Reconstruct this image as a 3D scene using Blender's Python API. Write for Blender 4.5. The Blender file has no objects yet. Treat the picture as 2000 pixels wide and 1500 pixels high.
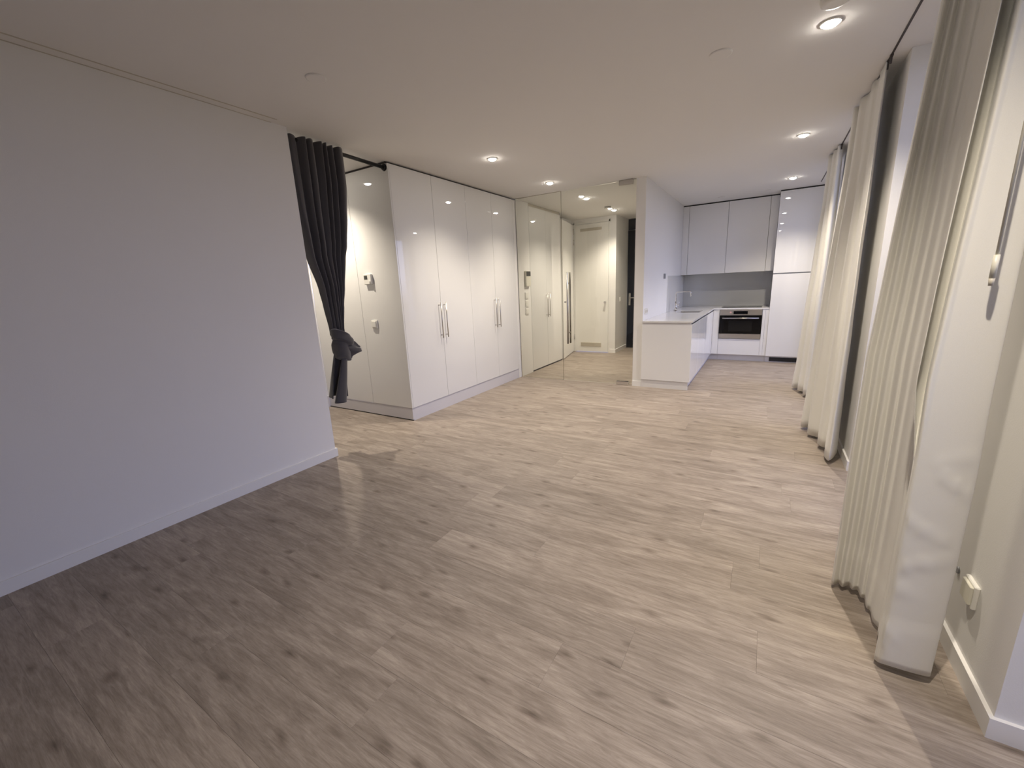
import bpy, bmesh, math, random
from mathutils import Vector, Matrix, noise
random.seed(7)
PI = math.pi
SC = bpy.context.scene
COL = SC.collection

# ------------------------------------------------------------------ camera
yaw, pitch, roll, CH, FPX = .554, -.231, -.046, 1.328, 805.612
cy, sy, cp, sp = math.cos(yaw), math.sin(yaw), math.cos(pitch), math.sin(pitch)
F = Vector((-sy*cp, cy*cp, sp)); R = Vector((cy, sy, 0)); U = R.cross(F)
cr, sr = math.cos(roll), math.sin(roll)
R2 = cr*R + sr*U; U2 = -sr*R + cr*U
cam = bpy.data.objects.new('camera', bpy.data.cameras.new('camera')); COL.objects.link(cam)
cam.matrix_world = Matrix(((R2.x, U2.x, -F.x, 0), (R2.y, U2.y, -F.y, 0), (R2.z, U2.z, -F.z, CH), (0, 0, 0, 1)))
cam.data.sensor_width = 36; cam.data.lens = FPX/2000*36; cam.data.clip_start = .02
SC.camera = cam
# ------------------------------------------------------------------ exposure
SC.view_settings.view_transform = 'Standard'; SC.view_settings.look = 'None'
SC.view_settings.gamma = 1; SC.view_settings.use_curve_mapping = False
SC.view_settings.exposure = 0.0
SKY_STRENGTH = 3.8
SPOT_W = 114.0
SPOT_COL = (1.0, .885, .735)
# ------------------------------------------------------------------ dusk sky
w = bpy.data.worlds.new('dusk'); SC.world = w; w.use_nodes = True
nt = w.node_tree; nt.nodes.clear()
o = nt.nodes.new('ShaderNodeOutputWorld'); b = nt.nodes.new('ShaderNodeBackground')
tc = nt.nodes.new('ShaderNodeTexCoord'); sx = nt.nodes.new('ShaderNodeSeparateXYZ'); rp = nt.nodes.new('ShaderNodeValToRGB')
nt.links.new(tc.outputs['Generated'], sx.inputs[0]); mr = nt.nodes.new('ShaderNodeMapRange'); mr.inputs['From Min'].default_value = -1; nt.links.new(sx.outputs['Z'], mr.inputs['Value']); nt.links.new(mr.outputs[0], rp.inputs[0])
el = rp.color_ramp.elements
el[0].position = .485; el[0].color = (.06, .06, .07, 1)      # ground in dusk
el[1].position = .515; el[1].color = (.54, .60, 1.0, 1)         # horizon
e_ = el.new(.95); e_.color = (.42, .50, 1.0, 1)                 # zenith
nt.links.new(rp.outputs[0], b.inputs[0]); b.inputs[1].default_value = SKY_STRENGTH
nt.links.new(b.outputs[0], o.inputs[0])

# ------------------------------------------------------------------ room numbers (metres)
H = 2.504
XL, YL = -3.019, 1.996            # left wall plane and its end
XW, YW, YG = -3.08, 2.978, 5.282  # wardrobe front, its corner, the glass line
XP1, XP2 = -1.42, -1.307          # dividing wall
XC, YCT, HC = -.728, 5.25, .844   # peninsula edge, start, worktop height
YK, YU, YB = 7.5, 7.789, 8.1      # base fronts, upper fronts, back wall
XT = .045                         # tall cabinet's left edge
XF = .95                          # window plane
YBACK = -2.2
XBED = -4.483

# ------------------------------------------------------------------ materials
MATS = {}
def mat(name, col, rough=.5, metal=0, coat=0, coat_r=.03, spec=.5, bump=0, bscale=200, trans=0, emit=None, estr=0, var=0):
    m = bpy.data.materials.new(name); m.use_nodes = True; n = m.node_tree; p = n.nodes['Principled BSDF']
    p.inputs['Base Color'].default_value = (*col, 1); p.inputs['Roughness'].default_value = rough
    p.inputs['Metallic'].default_value = metal; p.inputs['Coat Weight'].default_value = coat
    p.inputs['Coat Roughness'].default_value = coat_r; p.inputs['Coat IOR'].default_value = 1.6; p.inputs['Specular IOR Level'].default_value = spec
    if emit: p.inputs['Emission Color'].default_value = (*emit, 1); p.inputs['Emission Strength'].default_value = estr
    if bump or var:
        t = n.nodes.new('ShaderNodeTexCoord'); z = n.nodes.new('ShaderNodeTexNoise'); z.inputs['Scale'].default_value = bscale
        z.inputs['Detail'].default_value = 3; n.links.new(t.outputs['Object'], z.inputs['Vector'])
        if bump:
            bb = n.nodes.new('ShaderNodeBump'); bb.inputs['Strength'].default_value = bump; bb.inputs['Distance'].default_value = .002
            n.links.new(z.outputs['Fac'], bb.inputs['Height']); n.links.new(bb.outputs[0], p.inputs['Normal'])
        if var:
            z2 = n.nodes.new('ShaderNodeTexNoise'); z2.inputs['Scale'].default_value = 1.3; n.links.new(t.outputs['Object'], z2.inputs['Vector'])
            r = n.nodes.new('ShaderNodeMapRange'); r.inputs['To Min'].default_value = 1-var; r.inputs['To Max'].default_value = 1+var
            mx = n.nodes.new('ShaderNodeVectorMath'); mx.operation = 'SCALE'; mx.inputs[0].default_value = col
            n.links.new(z2.outputs['Fac'], r.inputs['Value']); n.links.new(r.outputs[0], mx.inputs['Scale']); n.links.new(mx.outputs[0], p.inputs['Base Color'])
    MATS[name] = m; return m
M_wall = mat('white_wall_paint', (.80, .79, .77), .85, bump=.12, bscale=260, spec=.25, var=.012)
M_ceil = mat('white_ceiling_paint', (.80, .785, .76), .9, bump=.08, bscale=300, spec=.2, var=.012)
M_skirt = mat('white_satin_skirting', (.82, .81, .79), .4, var=.01)
M_gloss = mat('white_gloss_lacquer', (.78, .775, .755), .5, spec=.3, coat=1, coat_r=.008, var=.008)
M_satin = mat('white_satin_door', (.82, .81, .77), .42, var=.01)
M_kgloss = mat('white_kitchen_lacquer', (.82, .82, .82), .5, spec=.3, coat=1, coat_r=.01, var=.008)
M_kick = mat('grey_plinth', (.66, .645, .66), .45, metal=.1, var=.02)
M_kickw = mat('white_plinth', (.74, .73, .72), .4, var=.01)
M_gap = mat('dark_shadow_joint', (.035, .03, .028), .8)
M_black = mat('black_metal', (.012, .012, .013), .38, metal=.3)
M_steel = mat('brushed_steel', (.55, .53, .50), .32, metal=1)
M_chrome = mat('chrome', (.72, .71, .70), .12, metal=1)
M_bglass = mat('black_oven_glass', (.004, .004, .005), .08, spec=.25)
M_bglass2 = mat('oven_window_glass', (.012, .012, .012), .15, spec=.25)
M_counter = mat('white_composite_worktop', (.78, .78, .78), .16, coat=.3, var=.01)
M_splash = mat('grey_glass_backsplash', (.50, .51, .51), .12, coat=.5)
M_plastic = mat('white_plastic', (.80, .79, .74), .35)
M_plastic2 = mat('cream_plastic', (.72, .70, .60), .4)
M_screen = mat('grey_display', (.045, .045, .04), .2)
M_darkdoor = mat('dark_door_paint', (.006, .008, .013), .6, spec=.2)
M_slot = mat('dark_slot', (.02, .018, .016), .9)
M_vent = mat('beige_vent_grille', (.55, .51, .43), .5)
M_lens = mat('lit_lamp_lens', (1, 1, 1), .3, emit=(1, .93, .84), estr=115)
M_frame = mat('grey_window_frame', (.30, .31, .33), .45)
M_grille = mat('black_grille', (.02, .02, .022), .5)
M_rail = mat('dark_curtain_track', (.06, .05, .05), .5)
M_base = mat('screed', (.10, .085, .075), .9)
M_red = mat('pale_red_mark', (.62, .38, .36), .4)

def glass_mat(name, tint=(.93, .97, .95), refl=1.0):
    m = bpy.data.materials.new(name); m.use_nodes = True; n = m.node_tree; n.nodes.clear()
    out = n.nodes.new('ShaderNodeOutputMaterial'); mx = n.nodes.new('ShaderNodeMixShader')
    t = n.nodes.new('ShaderNodeBsdfTransparent'); t.inputs[0].default_value = (*tint, 1)
    g = n.nodes.new('ShaderNodeBsdfGlossy'); g.inputs['Roughness'].default_value = .01; g.inputs[0].default_value = (refl, refl, refl, 1)
    f = n.nodes.new('ShaderNodeFresnel'); f.inputs[0].default_value = 1.38
    n.links.new(f.outputs[0], mx.inputs[0]); n.links.new(t.outputs[0], mx.inputs[1]); n.links.new(g.outputs[0], mx.inputs[2])
    n.links.new(mx.outputs[0], out.inputs[0]); return m
M_glass = glass_mat('clear_glass', (.985, .99, .98))
M_edge = mat('polished_glass_edge', (.16, .14, .10), .2, spec=.8)

def fabric(name, col, transl, scale=900, bump=.16, sheen=.2):
    m = bpy.data.materials.new(name); m.use_nodes = True; n = m.node_tree; p = n.nodes['Principled BSDF']
    p.inputs['Roughness'].default_value = .95; p.inputs['Specular IOR Level'].default_value = .1; p.inputs['Sheen Weight'].default_value = sheen
    t = n.nodes.new('ShaderNodeTexCoord')
    wv = n.nodes.new('ShaderNodeTexNoise'); wv.inputs['Scale'].default_value = scale; wv.inputs['Detail'].default_value = 2
    n.links.new(t.outputs['Object'], wv.inputs['Vector'])
    wr = n.nodes.new('ShaderNodeTexNoise'); wr.inputs['Scale'].default_value = 7; wr.inputs['Detail'].default_value = 5; wr.inputs['Distortion'].default_value = .6
    n.links.new(t.outputs['Object'], wr.inputs['Vector'])
    ad = n.nodes.new('ShaderNodeMath'); ad.operation = 'MULTIPLY_ADD'; ad.inputs[1].default_value = .15
    n.links.new(wv.outputs['Fac'], ad.inputs[0]); n.links.new(wr.outputs['Fac'], ad.inputs[2])
    bb = n.nodes.new('ShaderNodeBump'); bb.inputs['Strength'].default_value = bump; bb.inputs['Distance'].default_value = .0012
    n.links.new(ad.outputs[0], bb.inputs['Height']); n.links.new(bb.outputs[0], p.inputs['Normal'])
    r = n.nodes.new('ShaderNodeMapRange'); r.inputs['To Min'].default_value = .92; r.inputs['To Max'].default_value = 1.06
    v = n.nodes.new('ShaderNodeVectorMath'); v.operation = 'SCALE'; v.inputs[0].default_value = col
    n.links.new(wv.outputs['Fac'], r.inputs['Value']); n.links.new(r.outputs[0], v.inputs['Scale']); n.links.new(v.outputs[0], p.inputs['Base Color'])
    if transl:
        tr = n.nodes.new('ShaderNodeBsdfTranslucent'); tr.inputs[0].default_value = (*col, 1)
        mx = n.nodes.new('ShaderNodeMixShader'); mx.inputs[0].default_value = transl
        out = n.nodes['Material Output']
        n.links.new(p.outputs[0], mx.inputs[1]); n.links.new(tr.outputs[0], mx.inputs[2]); n.links.new(mx.outputs[0], out.inputs[0])
    return m
M_cur = fabric('white_linen', (.90, .885, .83), .13)
M_dark = fabric('charcoal_fabric', (.075, .072, .078), 0, bump=.25, sheen=.35)

def plank_mat():
    m = bpy.data.materials.new('grey_oak_plank'); m.use_nodes = True; n = m.node_tree; p = n.nodes['Principled BSDF']; L = n.links
    t = n.nodes.new('ShaderNodeTexCoord'); oi = n.nodes.new('ShaderNodeObjectInfo')
    cb = n.nodes.new('ShaderNodeCombineXYZ')
    for k, s in enumerate((37.3, 91.7, 13.1)):
        mm = n.nodes.new('ShaderNodeMath'); mm.operation = 'MULTIPLY'; mm.inputs[1].default_value = s
        L.new(oi.outputs['Random'], mm.inputs[0]); L.new(mm.outputs[0], cb.inputs[k])
    ad = n.nodes.new('ShaderNodeVectorMath'); ad.operation = 'ADD'; L.new(t.outputs['Object'], ad.inputs[0]); L.new(cb.outputs[0], ad.inputs[1])
    def noi(sc, scale, det=6, dist=0, rough=.55):
        mp = n.nodes.new('ShaderNodeMapping'); mp.inputs['Scale'].default_value = sc; L.new(ad.outputs[0], mp.inputs[0])
        z = n.nodes.new('ShaderNodeTexNoise'); z.inputs['Scale'].default_value = scale; z.inputs['Detail'].default_value = det
        z.inputs['Distortion'].default_value = dist; z.inputs['Roughness'].default_value = rough; L.new(mp.outputs[0], z.inputs['Vector']); return z
    broad = noi((1.0, 5.0, 1), 2.2, 6, 1.2)
    fine = noi((2.0, 22, 1), 3.0, 9, .9, .68)
    pores = noi((9, 150, 1), 3, 3, .3)
    def ramp(src, a, b, ca, cb_):
        r = n.nodes.new('ShaderNodeValToRGB'); e = r.color_ramp.elements
        e[0].position = a; e[0].color = (*ca, 1); e[1].position = b; e[1].color = (*cb_, 1); L.new(src, r.inputs[0]); return r
    c1 = ramp(broad.outputs['Fac'], .32, .70, (.270, .226, .188), (.415, .358, .305))
    c2 = ramp(fine.outputs['Fac'], .30, .66, (.66, .64, .62), (1.14, 1.14, 1.14))
    c3 = ramp(pores.outputs['Fac'], .35, .6, (.90, .89, .88), (1.03, 1.03, 1.03))
    def mul(a, b_):
        x = n.nodes.new('ShaderNodeMixRGB'); x.blend_type = 'MULTIPLY'; x.inputs[0].default_value = 1; L.new(a, x.inputs[1]); L.new(b_, x.inputs[2]); return x
    m1 = mul(c1.outputs[0], c2.outputs[0]); m2 = mul(m1.outputs[0], c3.outputs[0])
    # knots: sparse long dark eyes
    mp = n.nodes.new('ShaderNodeMapping'); mp.inputs['Scale'].default_value = (1.35, 3.6, 1); L.new(ad.outputs[0], mp.inputs[0])
    wob = noi((2, 9, 1), 2.2, 3); wv = n.nodes.new('ShaderNodeVectorMath'); wv.operation = 'SCALE'; wv.inputs['Scale'].default_value = .16
    L.new(wob.outputs['Color'], wv.inputs[0]); a2 = n.nodes.new('ShaderNodeVectorMath'); a2.operation = 'ADD'
    L.new(mp.outputs[0], a2.inputs[0]); L.new(wv.outputs[0], a2.inputs[1])
    vo = n.nodes.new('ShaderNodeTexVoronoi'); vo.inputs['Scale'].default_value = 2.1; vo.voronoi_dimensions = '2D'
    L.new(a2.outputs[0], vo.inputs['Vector'])
    k = ramp(vo.outputs['Distance'], .015, .15, (.58, .55, .53), (1, 1, 1))
    ks = ramp(vo.outputs['Color'], .50, .56, (0, 0, 0), (1, 1, 1))
    kx = n.nodes.new('ShaderNodeMixRGB'); L.new(ks.outputs[0], kx.inputs[0]); kx.inputs[1].default_value = (1, 1, 1, 1); L.new(k.outputs[0], kx.inputs[2])
    m3 = mul(m2.outputs[0], kx.outputs[0])
    tone = n.nodes.new('ShaderNodeMapRange'); tone.inputs['To Min'].default_value = .93; tone.inputs['To Max'].default_value = 1.07
    L.new(oi.outputs['Random'], tone.inputs['Value'])
    v = n.nodes.new('ShaderNodeVectorMath'); v.operation = 'SCALE'; L.new(m3.outputs[0], v.inputs[0]); L.new(tone.outputs[0], v.inputs['Scale'])
    L.new(v.outputs[0], p.inputs['Base Color'])
    p.inputs['Roughness'].default_value = .5; p.inputs['Specular IOR Level'].default_value = .35
    rr = n.nodes.new('ShaderNodeMapRange'); rr.inputs['To Min'].default_value = .42; rr.inputs['To Max'].default_value = .60
    L.new(fine.outputs['Fac'], rr.inputs['Value']); L.new(rr.outputs[0], p.inputs['Roughness'])
    bb = n.nodes.new('ShaderNodeBump'); bb.inputs['Strength'].default_value = .12; bb.inputs['Distance'].default_value = .002
    L.new(fine.outputs['Fac'], bb.inputs['Height']); L.new(bb.outputs[0], p.inputs['Normal'])
    return m
M_plank = plank_mat()

# ------------------------------------------------------------------ helpers
def box(bm, x0, x1, y0, y1, z0, z1, bev=0, seg=1):
    if x1 < x0: x0, x1 = x1, x0
    if y1 < y0: y0, y1 = y1, y0
    if z1 < z0: z0, z1 = z1, z0
    v = [bm.verts.new(c) for c in ((x0,y0,z0),(x1,y0,z0),(x1,y1,z0),(x0,y1,z0),(x0,y0,z1),(x1,y0,z1),(x1,y1,z1),(x0,y1,z1))]
    fs = [bm.faces.new([v[i] for i in q]) for q in ((0,3,2,1),(4,5,6,7),(0,1,5,4),(1,2,6,5),(2,3,7,6),(3,0,4,7))]
    if bev:
        es = {e for f in fs for e in f.edges}
        bmesh.ops.bevel(bm, geom=list(es), offset=bev, segments=seg, affect='EDGES', profile=.5)
    return v
def B(*a, **k):
    bm = bmesh.new(); box(bm, *a, **k); return bm
def cyl(bm, p0, p1, r0, r1=None, n=24, cap=True):
    p0, p1 = Vector(p0), Vector(p1); r1 = r0 if r1 is None else r1
    d = (p1-p0).normalized(); a = d.orthogonal().normalized(); c = d.cross(a)
    A = [bm.verts.new(p0+r0*(math.cos(2*PI*i/n)*a+math.sin(2*PI*i/n)*c)) for i in range(n)]
    Bv = [bm.verts.new(p1+r1*(math.cos(2*PI*i/n)*a+math.sin(2*PI*i/n)*c)) for i in range(n)]
    for i in range(n):
        bm.faces.new((A[i], A[(i+1) % n], Bv[(i+1) % n], Bv[i])).smooth = True
    if cap: bm.faces.new(A[::-1]); bm.faces.new(Bv)
def tube(bm, pts, r, n=12):
    pts = [Vector(p) for p in pts]; rings = []
    nrm = None
    for i, p in enumerate(pts):
        d = (pts[min(i+1, len(pts)-1)]-pts[max(i-1, 0)]).normalized()
        a = d.orthogonal().normalized() if nrm is None else (nrm - d*nrm.dot(d)).normalized()
        nrm = a; c = d.cross(a)
        rings.append([bm.verts.new(p+r*(math.cos(2*PI*k/n)*a+math.sin(2*PI*k/n)*c)) for k in range(n)])
    for A, Q in zip(rings, rings[1:]):
        for k in range(n): bm.faces.new((A[k], A[(k+1) % n], Q[(k+1) % n], Q[k])).smooth = True
    bm.faces.new(rings[0][::-1]); bm.faces.new(rings[-1])
def lathe(bm, cx, cyy, prof, n=40):
    rings = [[bm.verts.new((cx+r*math.cos(2*PI*k/n), cyy+r*math.sin(2*PI*k/n), z)) for k in range(n)] for r, z in prof]
    for A, Q in zip(rings, rings[1:]):
        for k in range(n): bm.faces.new((A[k], A[(k+1) % n], Q[(k+1) % n], Q[k])).smooth = True
    bm.faces.new(rings[0][::-1]); bm.faces.new(rings[-1])
def wloc(o):
    v = Vector((0, 0, 0))
    while o: v += o.location; o = o.parent
    return v
def obj(name, bm, m, parent=None, origin=None, smooth=False):
    """ one mesh object; bm holds world coordinates """
    bmesh.ops.recalc_face_normals(bm, faces=bm.faces)
    if origin is None:
        xs = [v.co.x for v in bm.verts]; ys = [v.co.y for v in bm.verts]; zs = [v.co.z for v in bm.verts]
        origin = Vector(((min(xs)+max(xs))/2, (min(ys)+max(ys))/2, min(zs)))
    origin = Vector(origin)
    for v in bm.verts: v.co -= origin
    me = bpy.data.meshes.new(name); bm.to_mesh(me); bm.free(); me.materials.append(m)
    if smooth:
        for p in me.polygons: p.use_smooth = True
    ob = bpy.data.objects.new(name, me); COL.objects.link(ob)
    ob.parent = parent; ob.location = origin - wloc(parent)
    return ob
def tag(o, label=None, cat=None, group=None, kind=None):
    if label: o['label'] = label
    if cat: o['category'] = cat
    if group: o['group'] = group
    if kind: o['kind'] = kind
    return o
def thing(name, label, cat, loc, group=None, kind=None):
    e = bpy.data.objects.new(name, None); COL.objects.link(e); e.location = loc; e.empty_display_size = .1
    return tag(e, label, cat, group, kind)
def struct(name, bm, m, label, cat, parent=None):
    o_ = obj(name, bm, m, parent)
    if not parent: tag(o_, label, cat, kind='structure')
    return o_
def group_struct(name, label, cat, loc):
    return thing(name, label, cat, loc, kind='structure')

# ================================================================== SETTING
# floor: slab plus one object per plank
fl = struct('floor', B(XBED-.1, XF+.02, YBACK-.1, 8.75, -.12, -.005), M_base, 'grey oak plank floor running through the whole room', 'floor')
PW, PLEN, Y0 = .2035, 1.5, 1.184
fixed = {0: -.337, 1: .072, -3: -1.01}
cache = {}
def plank_mesh(L_, W_):
    key = (round(L_, 4), round(W_, 4))
    if key in cache: return cache[key]
    bm = bmesh.new(); hx, hy, c = L_/2-.00015, W_/2-.00015, .0006
    rings = [[(-hx, -hy), (hx, -hy), (hx, hy), (-hx, hy)], [(-hx, -hy), (hx, -hy), (hx, hy), (-hx, hy)], [(-hx+c, -hy+c), (hx-c, -hy+c), (hx-c, hy-c), (-hx+c, hy-c)]]
    R_ = [[bm.verts.new((x, y, z)) for x, y in r] for r, z in zip(rings, (-.004, -.0004, 0))]
    for A, Q in zip(R_, R_[1:]):
        for k in range(4): bm.faces.new((A[k], A[(k+1) % 4], Q[(k+1) % 4], Q[k]))
    bm.faces.new(R_[-1])
    me = bpy.data.meshes.new('plank'); bm.to_mesh(me); bm.free(); me.materials.append(M_plank); cache[key] = me; return me
i0 = math.ceil((YBACK-Y0)/PW)-1
for i in range(i0, 38):
    y0, y1 = max(Y0+i*PW, YBACK), min(Y0+(i+1)*PW, 8.6)
    if y1-y0 < .02: continue
    xa, xb = (XBED if y0 > -99 else XL), XF
    j = fixed.get(i, random.uniform(0, PLEN)-3)
    while j > xa: j -= PLEN
    while j < xb:
        a, c = max(j, xa), min(j+PLEN, xb)
        if c-a > .04:
            # skip planks wholly under the closed wardrobe block
            if not (y0 > YW+.3 and y1 < YG and c < XW-.6):
                p_ = bpy.data.objects.new('plank', plank_mesh(c-a, y1-y0)); COL.objects.link(p_)
                p_.parent = fl; p_.location = Vector(((a+c)/2, (y0+y1)/2, 0)) - fl.location
        j += PLEN
struct('ceiling', B(XBED-.1, XF+.35, YBACK-.1, 8.75, H, H+.15), M_ceil, 'plain white ceiling with recessed spotlights', 'ceiling')
struct('wall_left', B(XL-.11, XL, YBACK, YL, 0, H), M_wall, 'long bare white wall running into the room from the near left', 'wall')
struct('wall_back', B(XBED, XF+.3, YBACK-.1, YBACK, 0, H), M_wall, 'white end wall behind the viewer', 'wall')
struct('wall_passage', B(XBED-.1, XBED, YBACK, YW, 0, H), M_wall, 'white wall at the far side of the passage behind the grey curtain', 'wall')
struct('wall_center', B(XP1, XP2, YG, 8.75, 0, H), M_wall, 'white wall end between glass door and kitchen', 'wall')
struct('wall_kitchen', B(XP2, XF+.3, YB, 8.2, 0, H), M_wall, 'white wall behind the kitchen cabinets', 'wall')

def skirt(name, segs, label, h=.069, t=.012):
    bm = bmesh.new()
    for s in segs:
        box(bm, *s, 0, h)
    return struct(name, bm, M_skirt, label, 'baseboard')
skirt('baseboard_left', [(XL, XL+.012, YBACK+.02, YL+.012), (XL-.11, XL, YL, YL+.012)], 'white skirting along the foot of the long left wall')
skirt('baseboard_center', [(XP1-.0, XP2, YG-.012, YG)], 'short white skirting at the foot of the wall between glass door and kitchen', t=.012)
skirt('baseboard_back', [(XL+.012, XF-.05, YBACK, YBACK+.012)], 'white skirting along the wall behind the viewer')
bmk = B(XBED, XBED+.014, YBACK+.02, YW-.002, 0, .137)
struct('baseboard_passage', bmk, M_kick, 'grey skirting at the foot of the passage wall behind the grey curtain', 'baseboard')

# flush track in the ceiling beside the left wall
t_ = group_struct('trim_1', 'pair of thin flush ceiling lines beside the top of the left wall', 'trim', (XL+.045, -.1, H))
for x in (XL+.004, XL+.076):
    obj('track_line', B(x-.0035, x+.0035, YBACK+.02, 1.885, H-.003, H+.001), M_vent, t_)
obj('track_cover', B(XL+.008, XL+.072, YBACK+.02, 1.885, H-.0015, H+.001), M_ceil, t_)

# ---- window side: piers, skirtings, windows
piers = [(-2.2, .35, .68), (1.483, 2.40, .653), (3.404, 4.25, .569), (5.32, 5.85, .569), (7.38, 8.1, .60)]
pl = ['white wall pier at the window side beside the viewer', 'white wall pier with a power socket behind the nearest curtain', 'white wall pier between the nearest and the middle white curtain',
      'white wall pier behind the farthest white curtain', 'white wall pier beside the tall kitchen cabinet']
for k, (a, c, x) in enumerate(piers):
    struct('wall_right', B(x, XF+.3, a, c, 0, H), M_wall, pl[k], 'wall')
    if k in (0, 1, 2, 3):
        skirt('baseboard_right', [(x-.012, x, a-.012, c+.012), (x, XF-.06, a-.012, a), (x, XF-.06, c, c+.012)],
              ['white skirting around the pier beside the viewer', 'white skirting around the near pier with the socket', 'white skirting around the pier between the nearest and middle curtains',
               'white skirting around the pier behind the farthest curtain'][k])
gaps = [(.35, 1.483), (2.40, 3.404), (4.25, 5.32), (5.85, 7.38)]
wl = ['tall window just before the near pier with the socket', 'tall window between the nearest and middle white curtains',
      'tall window behind the middle white curtain', 'tall window beside the kitchen']
for k, (a, c) in enumerate(gaps):
    e = group_struct('window_%d' % (k+1), wl[k], 'window', (XF+.04, (a+c)/2, 0))
    bm = bmesh.new()
    f_ = .055
    box(bm, XF, XF+.07, a, a+f_, 0, H); box(bm, XF, XF+.07, c-f_, c, 0, H)
    box(bm, XF, XF+.07, a+f_, c-f_, 0, f_+.02); box(bm, XF, XF+.07, a+f_, c-f_, H-f_, H)
    obj('window_frame', bm, M_frame, e)
    obj('window_glass', B(XF+.03, XF+.045, a+f_, c-f_, f_+.02, H-f_), M_glass, e)
    # daylight portal (tells the renderer where the sky comes in)
    ld = bpy.data.lights.new('sky_portal', 'AREA'); ld.shape = 'RECTANGLE'; ld.size = c-a-.1; ld.size_y = H-.12
    ld.cycles.is_portal = True
    lo = bpy.data.objects.new('sky_portal', ld); COL.objects.link(lo); lo.location = (XF+.1, (a+c)/2, H/2)
    lo.rotation_euler = (PI/2, 0, PI/2)

# curtain track along the windows
t_ = thing('curtain_track', 'thin dark curtain track in the ceiling along the windows', 'curtain track', (.489, 3, H))
obj('track_profile', B(.483, .493, YBACK+.05, 7.24, H-.004, H), M_rail, t_)
for y in (3.50, 5.33, 3.42):
    bm = bmesh.new(); box(bm, .482, .492, y-.004, y+.004, 2.455, H-.004); box(bm, .480, .494, y-.012, y+.012, H-.014, H-.004)
    obj('end_bracket', bm, M_rail, t_)

# ================================================================== CEILING FITTINGS
def spotlight(x, y, label, power=SPOT_W, group='recessed ceiling spotlights', col=SPOT_COL, ang=122):
    e = thing('ceiling_spotlight', label, 'ceiling light', (x, y, H), group)
    bm = bmesh.new(); lathe(bm, x, y, [(.0375, H-.003), (.039, H-.007), (.045, H-.005), (.048, H-.0005), (.048, H)])
    obj('trim_ring', bm, M_plastic, e)
    bm = bmesh.new(); lathe(bm, x, y, [(.004, H-.020), (.016, H-.0185), (.026, H-.0145), (.033, H-.009), (.036, H-.003)]); obj('lamp_lens', bm, M_lens, e)
    ld = bpy.data.lights.new('spot_beam', 'SPOT'); ld.energy = power; ld.color = col
    ld.spot_size = math.radians(ang); ld.spot_blend = 1.0; ld.shadow_soft_size = .022
    lo = bpy.data.objects.new('spot_beam', ld); COL.objects.link(lo); lo.parent = e; lo.location = (0, 0, -.03)
    return e
XR_, XLf = .155, -2.308
spotlight(XR_, .90, 'lit spotlight in the ceiling over the viewer by the windows', power=SPOT_W*1.15, ang=114)
spotlight(XR_, 2.833, 'largest lit spotlight, beside the smoke detector near the nearest curtain', power=SPOT_W*1.2, ang=120)
spotlight(XR_, 4.765, 'lit spotlight in line with the top of the middle white curtain', power=SPOT_W*1.2, ang=120)
spotlight(XR_, 6.68, 'small lit spotlight nearest the tall kitchen cabinet', power=SPOT_W*1.2, ang=120)
spotlight(XLf, 3.564, 'lit spotlight in front of the second wardrobe door')
spotlight(XLf, 4.786, 'lit spotlight just in front of the glass partition')
spotlight(XLf, 5.97, 'lit spotlight just behind the glass partition')
spotlight(XLf, 7.225, 'lit spotlight in the hall beyond the small smoke detector')
spotlight(-3.851, 2.546, 'lit spotlight in the passage behind the grey curtain', power=SPOT_W*1.1)
def cover(x, y, r, label, name='ceiling_cover', cat='cover plate'):
    bm = bmesh.new(); lathe(bm, x, y, [(r*.86, H-.007), (r*.97, H-.005), (r, H-.001), (r, H)])
    tag(obj(name, bm, M_ceil), label, cat, group='round white blanking covers in the ceiling')
cover(-2.239, 1.703, .055, 'round white blanking cover on the ceiling over the end of the left wall')
cover(-.322, 2.822, .058, 'round white blanking cover on the ceiling beside the largest spotlight')
cover(-.715, 7.404, .05, 'round cover above the first kitchen wall cabinet')
cover(-.128, 7.362, .05, 'round cover on the ceiling beside the tall kitchen cabinet top')
def smoke(x, y, r, h, label):
    e = thing('smoke_detector', label, 'smoke detector', (x, y, H))
    bm = bmesh.new(); lathe(bm, x, y, [(r*.62, H-h), (r*.9, H-h*.9), (r, H-h*.55), (r, H-h*.42), (r*.8, H-h*.40), (r*.8, H-h*.30)])
    obj('detector_body', bm, M_plastic, e)
    bm = bmesh.new(); lathe(bm, x, y, [(r*.8, H-h*.42), (r*.82, H-h*.2)]); obj('dark_slot', bm, M_slot, e)
    bm = bmesh.new(); lathe(bm, x, y, [(r*1.0, H-h*.2), (r*1.02, H)]); obj('detector_base', bm, M_plastic, e)
smoke(.150, 2.575, .058, .042, 'white smoke detector with a dark slot beside the largest spotlight')
smoke(-2.29, 6.84, .055, .04, 'small smoke detector on the hall ceiling behind the glass')

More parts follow.
